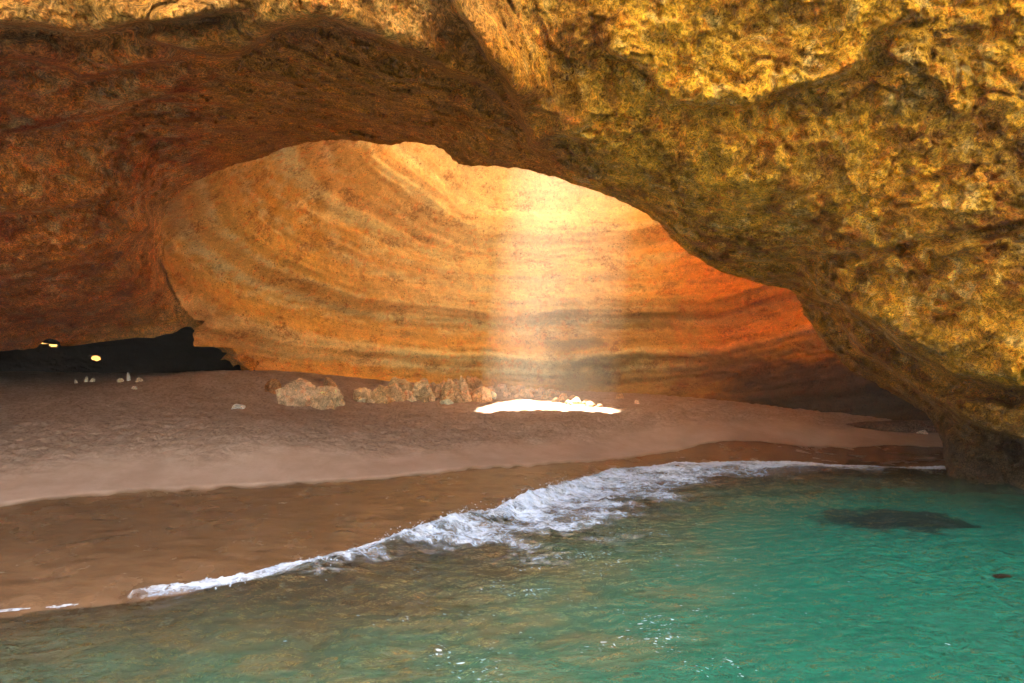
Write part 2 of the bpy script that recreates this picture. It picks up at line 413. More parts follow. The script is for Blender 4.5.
sg = m.math('ADD', m.math('MULTIPLY', e1, .30), m.math('MULTIPLY', e2, .28))
sg = m.math('ADD', sg, m.math('MULTIPLY', m.noise(p, 22, 5, .75), .7))
sg = m.math('ADD', sg, m.math('MULTIPLY', m.noise(p, 2.2, 4, .6), .5))
al = m.ramp(m.math('ADD', sg, m.math('MULTIPLY', th, 1.25)), 1.08, 2.35, 0, .93)
m.l(al, mxf.inputs[0])
m.l(trf.outputs[0], mxf.inputs[1]); m.l(bf, mxf.inputs[2])
foam_m = m.done(mxf.outputs[0])
# pale foam flecks standing in for glints on the ripples inside the break
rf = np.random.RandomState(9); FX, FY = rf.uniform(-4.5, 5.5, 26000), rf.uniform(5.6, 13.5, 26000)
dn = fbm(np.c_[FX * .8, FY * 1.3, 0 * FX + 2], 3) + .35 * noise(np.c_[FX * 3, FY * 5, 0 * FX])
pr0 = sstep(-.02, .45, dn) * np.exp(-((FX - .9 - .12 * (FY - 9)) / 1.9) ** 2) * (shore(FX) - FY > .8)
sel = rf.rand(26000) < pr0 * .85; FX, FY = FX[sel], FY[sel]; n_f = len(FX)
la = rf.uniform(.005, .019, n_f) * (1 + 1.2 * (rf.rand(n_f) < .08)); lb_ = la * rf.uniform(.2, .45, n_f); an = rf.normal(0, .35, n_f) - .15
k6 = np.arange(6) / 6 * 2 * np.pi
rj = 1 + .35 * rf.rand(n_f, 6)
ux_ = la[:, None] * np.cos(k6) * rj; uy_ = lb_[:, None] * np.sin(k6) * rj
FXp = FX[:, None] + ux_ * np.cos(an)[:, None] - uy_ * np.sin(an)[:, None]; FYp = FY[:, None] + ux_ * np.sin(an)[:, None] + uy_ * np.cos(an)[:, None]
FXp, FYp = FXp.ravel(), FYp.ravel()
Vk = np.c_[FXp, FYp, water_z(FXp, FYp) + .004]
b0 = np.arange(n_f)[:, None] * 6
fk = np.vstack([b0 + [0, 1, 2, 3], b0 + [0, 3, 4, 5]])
# thin line of foam left along the water's edge further left
fa = np.arange(-9, -5.9, .02); fb_ = np.arange(-.05, .14, .02)
A_, B_ = [a.ravel() for a in np.meshgrid(fa, fb_, indexing='ij')]
ql = np.c_[A_, shore(A_) - B_ - .05 + .06 * fbm(np.c_[A_ * 1.5, 0 * A_, 0 * A_], 3), 0 * A_]
zl = np.maximum(water_z(ql[:, 0], ql[:, 1]), ground(ql[:, 0], ql[:, 1])) + .012
kp = np.abs(B_ - .04) < .05 * sstep(-.25, .3, fbm(np.c_[A_ * 1.7, 0 * A_, 0 * A_ + 4], 3)) + .012 * noise(ql * 11)
fl = grid_faces(len(fa), len(fb_), kp); Vl, fl = compact(np.c_[ql[:, :2], zl], fl)
ff = np.vstack([ff, fl + len(V)]); thick = np.r_[thick, np.full(len(Vl), .62)]; V = np.vstack([V, Vl])
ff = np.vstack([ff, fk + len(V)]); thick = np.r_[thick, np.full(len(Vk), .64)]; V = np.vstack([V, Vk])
link('foam', V, ff, foam_m, attrs={'thick': thick}, kind='stuff', label='white lacy foam of the small wave breaking on the wet sand, with pale flecks as water glints', category='foam')
# spray thrown up along the crest
rs = np.random.RandomState(4); SV = []; SF = []
octa = np.array([(1, 0, 0), (-1, 0, 0), (0, 1, 0), (0, -1, 0), (0, 0, 1), (0, 0, -1)], float)
of = np.array([(0, 2, 4), (2, 1, 4), (1, 3, 4), (3, 0, 4), (2, 0, 5), (1, 2, 5), (3, 1, 5), (0, 3, 5)])
for k in range(900):
    x = rs.choice([rs.uniform(-4.2, 3.2), rs.uniform(-2.5, 2)]); t_ = .3 + rs.normal() * .22
    y = float(shore(x)) - t_; hb = np.interp(x, bh_x, bh_h)
    z = float(water_z(np.array([x]), np.array([y]))[0]) + .03 + abs(rs.normal()) * hb * .3
    r = rs.uniform(.004, .013) * (1 if rs.rand() < .9 else 1.6)
    SF.append(of + 6 * k); SV.append(octa * r * rs.uniform(.6, 1.3, 3) + [x, y, z])
link('spray', np.vstack(SV), np.vstack(SF), foam_m, attrs={'thick': np.full(6 * 900, 1.5)}, kind='stuff', label='white drops of spray above the breaking wave crest', category='spray')

# ================================================================== the rock vault round the opening
lip_l = [(-170, 1000), (-170, 420), (-140, 362), (-60, 352), (0, 352), (34, 349), (46, 341), (58, 341), (66, 347), (120, 341), (160, 337), (186, 329), (204, 336), (216, 346), (234, 357), (256, 376)]
lip_c = [(240, 362), (212, 335), (186, 303), (170, 270), (163, 235), (168, 208), (185, 188), (212, 175), (240, 164), (262, 158), (285, 149), (318, 142), (350, 141), (385, 146), (410, 143),
         (436, 147), (448, 155), (464, 166), (492, 167), (522, 170), (560, 180), (600, 194), (632, 207), (656, 222), (676, 244), (700, 261), (728, 275), (760, 285), (792, 293),
         (806, 318), (822, 342), (850, 370), (880, 387), (905, 402), (926, 416), (939, 436), (943, 458), (947, 485), (960, 560), (1000, 1000)]
con = np.vstack([catmull(lip_l[:1] + lip_l[1:], 5), catmull(lip_c, 7)])
# ragged rock edge
e = np.c_[con * .045, np.zeros(len(con))]
dirn = np.gradient(con, axis=0); dirn /= np.linalg.norm(dirn, axis=1)[:, None] + 1e-9
nrm = np.c_[dirn[:, 1], -dirn[:, 0]]
rough = (2.2 * fbm(e * 1.6, 3) + 2.0 * ridged(e * 3.7, 3)) * sstep(1000, 480, con[:, 1])
con = con + nrm * rough[:, None]
opening = con

CP = [(945, 480, 17.9), (1024, 488, 16.4), (1100, 500, 15), (936, 430, 18.6), (885, 390, 20.5), (840, 365, 21), (795, 296, 20), (700, 262, 17.5), (650, 220, 16.5), (600, 195, 15.8), (520, 170, 15.8),
      (470, 166, 17), (880, 330, 16.6), (960, 400, 16.6), (1024, 440, 16.3), (900, 200, 12.4), (1024, 200, 11.6), (1024, 340, 12.2), (950, 300, 13.0), (800, 200, 12.7), (700, 180, 13.0), (800, 100, 11.9), (1024, 100, 11.3), (1024, 0, 10.9), (900, 0, 10.9),
      (700, 60, 11.4), (700, 0, 10.8), (600, 60, 11.6), (600, 130, 12.9), (560, 60, 12.2), (540, 0, 11), (1400, 300, 9.3), (1400, 600, 9.5), (1400, -300, 9.0), (1024, -450, 10.6), (512, -450, 10.2), (750, -200, 10.3), (1024, -200, 10.6), (1900, 400, 6.5), (1900, 900, 6.5), (1900, -450, 6.5),
      (430, 147, 18), (350, 143, 19.5), (285, 150, 21), (400, 100, 14), (480, 120, 14.2), (300, 80, 13.5), (200, 120, 16.5), (250, 120, 17), (300, 40, 11.5), (450, 60, 11.4), (500, 60, 11.4),
      (100, 0, 8.6), (300, 0, 9), (0, 0, 9), (400, 0, 9.2), (200, 40, 10.5), (100, 50, 11.3), (165, 215, 23.5), (165, 262, 26), (255, 373, 30), (190, 338, 29), (120, 342, 27.5), (0, 352, 24), (210, 180, 22.5),
      (100, 200, 17.5), (0, 200, 15), (0, 100, 12.6), (100, 100, 14.0), (0, 290, 19), (100, 290, 22), (135, 240, 20.5), (150, 290, 24.5), (-170, 362, 19), (-170, 900, 19), (-400, 200, 10), (-400, -300, 6.5), (-900, 300, 7), (-900, 900, 7), (-900, -450, 6), (-400, 600, 11.5),
      (1024, 700, 15.6), (960, 700, 17), (1200, 700, 12.5), (100, -450, 8.2), (250, -200, 8.4), (240, 362, 29.5), (186, 303, 27.6)]
CPa = np.array(CP, float)
depth_f = TPS(CPa[:, :2], 1 / CPa[:, 2], 1e-3, 300.0)

vpx = axis((-900, -240, 22), (-240, -20, 5), (-20, 1046, 1.75), (1046, 1250, 6), (1250, 1900, 22))
vpy = axis((-450, -60, 14), (-60, -12, 3), (-12, 500, 1.75), (500, 1000, 20))
PX, PY = [a.ravel() for a in np.meshgrid(vpx, vpy, indexing='ij')]
q = np.c_[PX, PY]
dist, _, _ = poly_dist(q, opening)
ins = inside(q, opening)
# pull the grid onto the outline
sd = np.where(ins, -dist, dist)
near = (dist < 2.7) & (PX > -22) & (PX < 1048) & (PY < 502) & (PY > -12)
def nearest_on(q, poly):
    best = np.full(len(q), 1e9); out = q.copy()
    for a in range(len(poly) - 1):
        A, B = poly[a], poly[a + 1]; d_ = B - A; L = d_ @ d_
        if L < 1e-9: continue
        t = np.clip(((q - A) @ d_) / L, 0, 1); c_ = A + t[:, None] * d_
        dd = np.hypot(*(q - c_).T); mm = dd < best; best = np.where(mm, dd, best); out[mm] = c_[mm]
    return out
idx = np.where(near & ins)[0]
on = nearest_on(q[idx], opening)
snap = np.zeros(len(q), bool)
close = np.hypot(*(q[idx] - on).T) < 2.6
q[idx[close]] = on[close]; snap[idx[close]] = True
keepv = (~ins) | snap
PX, PY = q[:, 0], q[:, 1]
Yd = 1 / np.clip(depth_f(q), 1 / 32., 1 / 4.2)
dl = np.where(ins, 0, dist)

def edge_step(Yd, poly, A, w=3.0, decay=90., side=1, undercut=0.0):
    pa_ = np.array(poly, float); rr_ = decay * 1.6 + 20
    box = (q[:, 0] > pa_[:, 0].min() - rr_) & (q[:, 0] < pa_[:, 0].max() + rr_) & (q[:, 1] > pa_[:, 1].min() - rr_) & (q[:, 1] < pa_[:, 1].max() + rr_)
    Yd = Yd.copy(); Yd[box] = edge_step_(Yd[box], q[box], poly, A, w, decay, side, undercut)
    return Yd
def edge_step_(Yd, q, poly, A, w, decay, side, undercut):
    """rock on one side of a drawn line stands A metres nearer, rounding back over `decay` pixels"""
    pl = catmull(poly, 5)
    jig = np.c_[4 * noise(np.c_[q * .03, 0 * q[:, 0] + 3]) + 1.5 * noise(np.c_[q * .11, 0 * q[:, 0]]), 4 * noise(np.c_[q * .03, 0 * q[:, 0] + 9]) + 1.5 * noise(np.c_[q * .11, 0 * q[:, 0] + 5])]
    d_, s_, t_ = poly_dist(q + jig, pl); s_ = s_ * side
    sdn = d_ * s_
    f = sstep(-w, w, sdn) * np.exp(-np.clip(sdn, 0, None) / decay)
    ends = sstep(0, .12, t_) * sstep(1, .88, t_)
    ends = ends * (sstep(decay * 1.5, 0, d_) if True else 1)
    u_ = undercut * np.exp(-((sdn + 3 * w) / (4 * w)) ** 2)
    return Yd - A * f * ends + u_ * ends
# side=-1: the near rock lies above a line drawn left to right
Yd = edge_step(Yd, [(-140, 70), (-30, 64), (20, 60), (60, 66), (86, 78), (130, 66), (160, 62), (190, 52)], 1.5, 2.5, 60, -1, .6)
Yd = edge_step(Yd, [(-100, 30), (0, 24), (55, 28), (85, 36), (120, 26), (150, 22), (200, 16), (260, 6)], 1.3, 2.5, 50, -1, .5)
Yd = edge_step(Yd, [(130, 36), (165, 44), (205, 55), (236, 54), (262, 40), (275, 30), (310, 20), (350, 26), (400, 48), (440, 66), (490, 92), (520, 120)], 2.2, 2.5, 70, -1, .6)
Yd = edge_step(Yd, [(440, -40), (455, 5), (475, 35), (500, 72), (514, 100), (528, 132), (540, 160)], 1.7, 5, 90, -1, .3)
Yd = edge_step(Yd, [(500, 90), (540, 110), (575, 140), (600, 170), (640, 200), (680, 232)], .5, 9, 60, -1, .2)
Yd = edge_step(Yd, [(690, 120), (715, 102), (750, 104), (790, 88), (830, 80), (858, 62), (880, 30), (930, 6)], .8, 6, 60, -1, .3)
Yd = edge_step(Yd, [(880, 50), (905, 62), (930, 80), (945, 96), (955, 120)], .5, 5, 40, -1, .2)
Yd = edge_step(Yd, [(640, 262), (720, 262), (800, 256), (880, 247), (950, 232), (1050, 216)], .3, 1.8, 40, -1, .5)
Yd = edge_step(Yd, [(796, 296), (830, 302), (868, 322), (905, 348), (950, 372), (1000, 384), (1050, 392)], 2.4, 3.5, 60, -1, 1.8)
Yd = edge_step(Yd, [(830, 305), (860, 345), (900, 378), (940, 405), (990, 430), (1050, 450)], 1.5, 3.5, 50, -1, 1.2)
Yd = edge_step(Yd, [(886, 250), (900, 262), (910, 284), (922, 296)], .5, 3, 30, 1, .2)
Yd = edge_step(Yd, [(600, 50), (640, 66), (668, 96), (700, 106)], .5, 6, 50, -1, .2)
Yd = edge_step(Yd, [(-60, 215), (0, 214), (60, 208), (120, 196), (165, 186)], .9, 4, 60, -1, .5)
Yd = edge_step(Yd, [(-60, 300), (20, 282), (80, 262), (130, 236), (160, 225)], 1.3, 4, 70, -1, .5)
Yd = edge_step(Yd, [(0, 318), (60, 312), (120, 300), (170, 285)], .5, 5, 50, -1, .2)
Yd = edge_step(Yd, [(-60, 130), (20, 128), (90, 118), (150, 100), (190, 92)], .6, 6, 60, -1, .3)
# the lip rolls back
Yd = Yd + 1.3 * np.exp(-dl / 9.0) * sstep(420, 560, PX) + .5 * np.exp(-dl / 6.0) * sstep(560, 420, PX) * sstep(160, 230, PX) 
W = at(PX, PY, Yd)
right = sstep(-1.5, 2.5, W[:, 0] + .6 * (W[:, 1] - 12) * 0 + .5 * fbm(W * .4, 2))
right = right * sstep(8, 30, PX - np.interp(PY, [-450, 0, 50, 100, 130, 160], [400, 450, 480, 510, 528, 540]))
Wa = W * [1, 1, 1.25]
big = fbm(Wa * .42, 3); 
rg = ridged(Wa * .75 + 5, 4)
a1, a2, _ = worley((W + .35 * np.c_[fbm(W * .9, 2), fbm(W * .9 + 8, 2), fbm(W * .9 + 15, 2)]) * [1.1, 1.1, 1.6], 3)
blk = sstep(.0, .22, a2 - a1)
fine1 = fbm(W * 3.1, 4, gain=.6); fine2 = ridged(W * 6.5, 3)
rel = .55 + .45 * right
Wj = W + .18 * np.c_[fbm(W * 1.6, 3), fbm(W * 1.6 + 8, 3), fbm(W * 1.6 + 15, 3)]
disp = -.55 * big - .30 * rg * rel - (.10 * right + .12) * blk * sstep(-.2, .2, fbm(W * .5 + 40, 2)) - (.30 * rel) * fine1 - .09 * rel * fine2 + (.28 + .24 * right) * facets(Wj * [.5, .5, .75], 1, 1.3) + (.22 + .08 * right) * facets(Wj * [1.5, 1.5, 2.1] + 7, 2, 1.3) - .05 * rel * ridged(W * 14, 2)
pits = worley(W * [3.2, 3.2, 3.2], 5)[0]
disp += .12 * sstep(.32, .1, pits) * sstep(.0, .35, fbm(W * .8 + 20, 2))
Yn = Yd + disp * np.clip(Yd / 12, .7, 1.3)
W = at(PX, PY, Yn)

def vault_colour(W, right, px, py):
    n = fbm(W * .55 + 3, 4)[:, None]; n2 = fbm(W * 1.8 + 13, 4)[:, None]; n3 = fbm(W * .25 + 33, 3)[:, None]
    L_ = np.array([.66, .20, .026]); L2 = np.array([.44, .10, .016]); L3 = np.array([.70, .36, .10])
    left = L_ + (L2 - L_) * sstep(-.1, .35, n) + (L3 - L_) * sstep(.0, .4, -n2) * .8
    slab = np.array([.52, .19, .02])
    sm = (sstep(170, 260, px) * sstep(20, 60, py) * (1 - right))[:, None]
    left = left * (1 - sm) + slab * sm * (1 + .3 * n2)
    top = sstep(70, 10, py)[:, None] * (1 - sm)
    left = left * (1 - .6 * top) + np.array([.60, .31, .07]) * .6 * top
    low = (sstep(230, 330, py) * sstep(300, 100, px))[:, None]
    left = left * (1 - .5 * low) + np.array([.55, .16, .05]) * .5 * low
    R1 = np.array([.80, .385, .03]); R2 = np.array([.60, .285, .025]); R3 = np.array([.62, .25, .025]); R4 = np.array([.90, .55, .15])
    r_ = R1 + (R2 - R1) * sstep(-.2, .3, n) + (R3 - R1) * sstep(.05, .4, n2 + .6 * n3) + (R4 - R1) * sstep(.1, .45, -n2) * .7
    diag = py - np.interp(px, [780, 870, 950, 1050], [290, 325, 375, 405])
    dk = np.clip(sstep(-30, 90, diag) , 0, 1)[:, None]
    r_ = r_ * (1 - .7 * dk) + np.array([.13, .055, .022]) * (1 + .5 * n2) * .7 * dk  # browner below the diagonal ledge, and darkened to paint in its shadow
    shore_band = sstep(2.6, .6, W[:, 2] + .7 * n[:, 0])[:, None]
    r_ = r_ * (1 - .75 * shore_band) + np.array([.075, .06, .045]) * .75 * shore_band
    rr_ = right[:, None]
    return np.clip(left * (1 - rr_) + r_ * rr_, .01, .9)
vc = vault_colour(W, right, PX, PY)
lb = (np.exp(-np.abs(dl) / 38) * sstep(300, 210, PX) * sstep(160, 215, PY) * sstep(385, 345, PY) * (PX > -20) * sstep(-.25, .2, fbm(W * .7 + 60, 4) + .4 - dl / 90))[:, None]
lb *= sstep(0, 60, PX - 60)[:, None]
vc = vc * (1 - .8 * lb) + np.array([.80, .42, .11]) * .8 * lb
vf = grid_faces(len(vpx), len(vpy), keepv)
# back of the lip: walk the border edges and roll the rock away from the camera
und = np.array([(opening[:, 0]).mean(), 330.])
ed = np.vstack([vf[:, [0, 1]], vf[:, [1, 2]], vf[:, [2, 3]], vf[:, [3, 0]]])
key = np.sort(ed, 1); _, first, cnt = np.unique(key[:, 0] * 10000000 + key[:, 1], return_index=True, return_counts=True)
bd = ed[first[cnt == 1]]
gxi = bd // len(vpy); gyi = bd % len(vpy)
rimmask = ~((gxi == 0) | (gxi == len(vpx) - 1) | (gyi == 0) | (gyi == len(vpy) - 1)).any(1)
bd = bd[rimmask]
bv = np.unique(bd); mp = {v: i for i, v in enumerate(bv)}
base = W[bv]; nb2 = q[bv]
# outward direction in the picture plane = away from the nearest outline normal
eps = 4.0
def sdist(pt):
    d_, _, _ = poly_dist(pt, opening); return np.where(inside(pt, opening), -d_, d_)
gxn = np.c_[sdist(nb2 + [eps, 0]) - sdist(nb2 - [eps, 0]), sdist(nb2 + [0, eps]) - sdist(nb2 - [0, eps])]
gxn /= np.linalg.norm(gxn, axis=1)[:, None] + 1e-6
out_w = np.c_[gxn[:, 0], 0 * gxn[:, 0], -gxn[:, 1]]
short = np.where((nb2[:, 0] < 275) & (nb2[:, 1] > 170) & (gxn[:, 0] < -.25), .08, 1.0)      # this rim grows into the chamber wall
short = np.where((nb2[:, 0] > 205) & (nb2[:, 0] < 275) & (nb2[:, 1] > 325), .08, short)
out_w *= short[:, None]
rings = [base]; RV = [W]; FC = [vf]; CC = [vc]; start = len(W); prev = bv
for k, (bk, ow) in enumerate([(.25, .02), (.6, .1), (1.0, .3), (1.6, .7), (2.4, 1.3), (3.4, 2.2), (4.8, 3.6), (6.2, 6.0)]):
    pt = base + (base - [0, 0, H]) / base[:, 1:2] * (bk * np.maximum(short, .15)[:, None]) + out_w * ow
    pt = pt + .14 * bk * np.c_[fbm(pt * .8, 3), 0 * bk + fbm(pt * .8 + 7, 3), fbm(pt * .8 + 15, 3)]
    RV.append(pt); CC.append(vc[bv] * .95)
    ids = start + k * len(bv) + np.arange(len(bv))
    A_ = bd[:, 0] if k == 0 else start + (k - 1) * len(bv) + np.array([mp[v] for v in bd[:, 0]])
    B_ = bd[:, 1] if k == 0 else start + (k - 1) * len(bv) + np.array([mp[v] for v in bd[:, 1]])
    A2 = start + k * len(bv) + np.array([mp[v] for v in bd[:, 0]]); B2 = start + k * len(bv) + np.array([mp[v] for v in bd[:, 1]])
    FC.append(np.c_[B_, A_, A2, B2])
V = np.vstack(RV); FF = np.vstack(FC); C_ = np.vstack(CC)
V, FF, C_ = compact(V, FF, C_)
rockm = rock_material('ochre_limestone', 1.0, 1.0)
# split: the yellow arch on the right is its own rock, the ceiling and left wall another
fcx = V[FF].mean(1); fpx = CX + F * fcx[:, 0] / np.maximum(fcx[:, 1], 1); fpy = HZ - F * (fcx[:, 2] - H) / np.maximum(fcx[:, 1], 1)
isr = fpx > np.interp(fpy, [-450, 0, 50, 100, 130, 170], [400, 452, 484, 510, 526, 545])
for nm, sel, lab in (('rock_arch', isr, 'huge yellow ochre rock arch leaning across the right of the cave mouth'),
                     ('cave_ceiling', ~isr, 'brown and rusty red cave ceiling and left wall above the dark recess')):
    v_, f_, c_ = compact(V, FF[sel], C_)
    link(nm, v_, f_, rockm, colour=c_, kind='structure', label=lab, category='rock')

# ================================================================== the domed chamber with its skylight
OC = np.array([3.4, 30.0])
SL = SUN[:2] / SUN[2]; ZT = 20.0
patch = np.array([(-1.7, 24.4), (-1.2, 25.8), (-.5, 27.9), (.1, 29.7), (1.1, 29.3), (2.2, 28.1), (3.3, 27.1), (4.2, 26.4)]) + SL * (ZT - 1.55)
ap = np.vstack([[(-7.5, 26.7), (patch[0][0] - .5, 26.8)], patch[1:], [(patch[-1][0] + .5, 26.8), (10.5, 26.7), (11.5, 24), (10.5, 19.5), (6, 17.2), (-4, 17.2), (-8, 20), (-8.5, 24)]])  # front of the skylight widened to let sun onto the added slope
ap_s = catmull(np.vstack([ap, ap[:1]]), 12)[:-1]
_q = np.c_[ap_s * 1.1, 0 * ap_s[:, 0]]
ap_s = ap_s + .45 * np.c_[fbm(_q, 3), fbm(_q + 9, 3)]
ap_s[:, 1] += sstep(28, 30, ap_s[:, 1]) * .9 * fbm(np.c_[ap_s[:, 0] * 1.9, 0 * ap_s[:, 0], 0 * ap_s[:, 0] + 4], 3)
ap_s = ap_s + .18 * np.c_[noise(np.c_[ap_s * .9, 0 * ap_s[:, 0]]), noise(np.c_[ap_s * .9, 0 * ap_s[:, 0] + 5])]
def in_shaft(P_, grow=0.0):
    xy = P_[:, :2] + SL * (ZT - P_[:, 2:3])
    r = inside(xy, ap_s)
    if grow:
        d_, _, _ = poly_dist(xy, np.vstack([ap_s, ap_s[:1]])); r |= d_ < grow
    return r
prof = [(-1.5, 1.0), (1.0, 1.0), (2.5, 1.035), (5, 1.05), (7.5, 1.03), (9.5, .98), (11.5, .90), (13.5, .78), (15, .67), (16.3, .53), (17.2, .40), (17.9, .28), (18.3, .15), (18.4, .02)]
pa = catmull(prof, 12); seg = np.r_[0, np.cumsum(np.hypot(np.diff(pa[:, 0]), np.diff(pa[:, 1]) * 15))]
ss = np.arange(0, seg[-1], .085); pz = np.interp(ss, seg, pa[:, 0]); pr = np.interp(ss, seg, pa[:, 1])
th = np.concatenate([np.radians(np.arange(-75, -30, 1.5)), np.radians(np.arange(-30, 210, .28)), np.radians(np.arange(210, 256, 1.5))])
TH, SZ = [a.ravel() for a in np.meshgrid(th, np.arange(len(ss)), indexing='ij')]
zz = pz[SZ]; fr_ = pr[SZ]
deg = np.degrees(TH)
Rb = np.interp(deg, [-80, -30, 0, 20, 45, 70, 90, 110, 130, 160, 180, 210, 256], [16, 16.5, 16.2, 16.3, 15.6, 13.4, 12.6, 12.6, 13.6, 15, 15.2, 15.5, 15])
mixc = sstep(4, 17.5, zz)
cx_ = .5 * (1 - mixc) + OC[0] * mixc; cy_ = 23.6 * (1 - mixc) + OC[1] * mixc
Rr = Rb * fr_ * (1 - mixc) + (13.6 * fr_) * mixc
ir = 1 + .12 * mixc * (np.sin(TH * 2 + .6) + .5 * np.sin(TH * 3 + 2) + .3 * np.sin(TH * 7))
base = np.c_[cx_ + Rr * ir * np.cos(TH), cy_ + Rr * ir * np.sin(TH), zz]
s_ = base[:, 2] + .24 * (base[:, 1] - 24) + .7 * fbm(base * .12, 3)
one = np.zeros(len(s_))
st = noise(np.c_[s_ * .42, one, one]) * 1.0 + noise(np.c_[s_ * 1.4, one + 5, base[:, 0] * .06]) * .28 + .12 * noise(np.c_[s_ * 3.6, one + 9, base[:, 0] * .25]) * (1 + 1.5 * noise(base * .4)) + .04 * noise(np.c_[s_ * 8, one + 2, base[:, 0] * .4])
rad = np.c_[np.cos(TH), np.sin(TH), one]
dz = .95 * st + .50 * fbm(base * .22, 3) + .16 * fbm(base * .9, 4, gain=.6) + .05 * ridged(base * [3, 3, 5], 3)
und_ = sstep(2.8, 1.2, zz) * .0
tucked = 1.6 * sstep(35, 5, deg) * sstep(4.5, .5, zz)          # low sea-worn hollow at the right foot
B = base + rad * (dz * (1 - .4 * mixc) + tucked)[:, None]
n = fbm(base * .3, 4)[:, None]; n2 = fbm(base * [1.1, 1.1, 2.2] + 5, 4)[:, None]
bpx = (CX + F * B[:, 0] / B[:, 1])[:, None]; sv = s_[:, None]; xb = B[:, 0:1]; zb = B[:, 2:3]
Cw = np.array([.78, .41, .10]) + (np.array([.88, .68, .34]) - np.array([.78, .41, .10])) * sstep(-.15, .25, noise(np.c_[s_ * .7, one + 3, one])[:, None] + .4 * n2)
org = np.array([.82, .36, .05]); 
f = sstep(.0, .35, noise(np.c_[s_ * .9, one + 30, one])[:, None] + .3 * n) ; Cw = Cw * (1 - .75 * f) + org * .75 * f
pale = sstep(-11, -1, xb + 1.5 * n2) * sstep(10, 4, xb + 1.5 * n2) * sstep(4, 8, zb + n2); Cw = Cw * (1 - .65 * pale) + np.array([.90, .80, .55]) * .65 * pale  # upper middle of the wall paled to paint in the glow of light
rose = sstep(-4, -11, xb) * sstep(9, 5, sv + 1.2 * n); Cw = Cw * (1 - .7 * rose) + np.array([.74, .30, .07]) * .7 * rose
stain = sstep(.5, 4, xb + 2 * n) * sstep(13, 9.5, xb) * sstep(8.5, 5.5, zb + 1.5 * n2); 
stain = stain * (.4 + .6 * sstep(-.1, .25, noise(np.c_[s_ * 1.3, one + 50, xb[:, 0] * .15])[:, None] + .5 * n2)); Cw = Cw * (1 - .82 * stain) + np.array([.24, .155, .04]) * .82 * stain
red = sstep(8.0, 12.5, xb + 2.5 * n2); Cw = Cw * (1 - .8 * red) + np.array([.78, .21, .02]) * .8 * red
Cw = Cw * np.array([1, 1.1, 1])
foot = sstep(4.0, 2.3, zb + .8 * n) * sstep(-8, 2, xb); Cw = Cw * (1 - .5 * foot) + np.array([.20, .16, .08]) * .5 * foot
black = sstep(8, 14, xb + 2 * n2) * sstep(5.4, 2.6, zb + 1.4 * n2); Cw = Cw * (1 - .92 * black) + np.array([.05, .03, .02]) * .85 * black  # right foot of the wall blackened to deepen the shadow there
# left: entrance side cut away; right likewise: rim of the vault covers it
nth = len(th)
front = (B[:, 1] < 21) & (B[:, 2] < 12)
keepb = ~((B[:, 2] < 5.3) & (deg > 163)) & ~((B[:, 2] < 4.1) & (B[:, 2] < 2.7 + (deg - 151) * .33 + .3 * noise(B * .9)) & (deg > 151))
keepb &= ~((B[:, 2] > 12.5) & in_shaft(B, .15))
keepb &= ~((deg < -40) & (B[:, 2] < 9)) & ~((deg > 215) & (B[:, 2] < 9))
fb = grid_faces(nth, len(ss), keepb)
bq = np.c_[CX + F * B[:, 0] / np.maximum(B[:, 1], 1), HZ - F * (B[:, 2] - H) / np.maximum(B[:, 1], 1)]
keep2 = np.ones(len(B), bool)
cand = (B[:, 1] < 31) & (bq[:, 0] > -900) & (bq[:, 0] < 1900) & (bq[:, 1] > -450)
ci = np.where(cand)[0]
vd = 1 / np.clip(depth_f(bq[ci]), 1 / 32., 1 / 4.2)
outm = ~inside(bq[ci], opening)
dd_, _, _ = poly_dist(bq[ci], opening)
keep2[ci] = ~(outm & (dd_ > 5) & (B[ci, 1] < vd + 1.6 + .02 * dd_))
fb = grid_faces(nth, len(ss), keepb & keep2)
dco, _, _ = poly_dist(bq, opening)
le = (np.exp(-(dco / 34) ** 2) * sstep(330, 235, bq[:, 0]) * sstep(150, 200, bq[:, 1]) * (bq[:, 0] > 0) * sstep(-.35, .25, fbm(B * .6 + 9, 4) + .25))[:, None]
Cw = Cw * (1 - .7 * le) + np.array([.56, .23, .055]) * .7 * le
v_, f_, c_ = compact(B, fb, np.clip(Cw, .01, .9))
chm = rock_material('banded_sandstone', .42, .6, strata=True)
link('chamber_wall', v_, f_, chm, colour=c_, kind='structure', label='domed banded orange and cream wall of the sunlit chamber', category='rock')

# walls of the skylight and an unseen slope added to bounce sun inside and trim the sun patch
na = len(ap_s); lv = np.arange(14.6, 22.6, .5); sh = []
for z_ in lv:
    r_ = ap_s - SL * (ZT - z_); sh.append(np.c_[r_, np.full(na, z_)])
sh = np.vstack(sh)
cen = ap_s.mean(0)
d_ = sh[:, :2] - cen; d_ /= np.linalg.norm(d_, axis=1)[:, None]
sh[:, :2] += d_ * (.05 + .25 * np.abs(fbm(sh * .6, 4)))[:, None]
i_ = np.arange(len(lv) - 1)[:, None] * na + np.arange(na)[None]; j_ = np.arange(len(lv) - 1)[:, None] * na + (np.arange(na)[None] + 1) % na
fs = np.stack([i_, j_, j_ + na, i_ + na], -1).reshape(-1, 4)
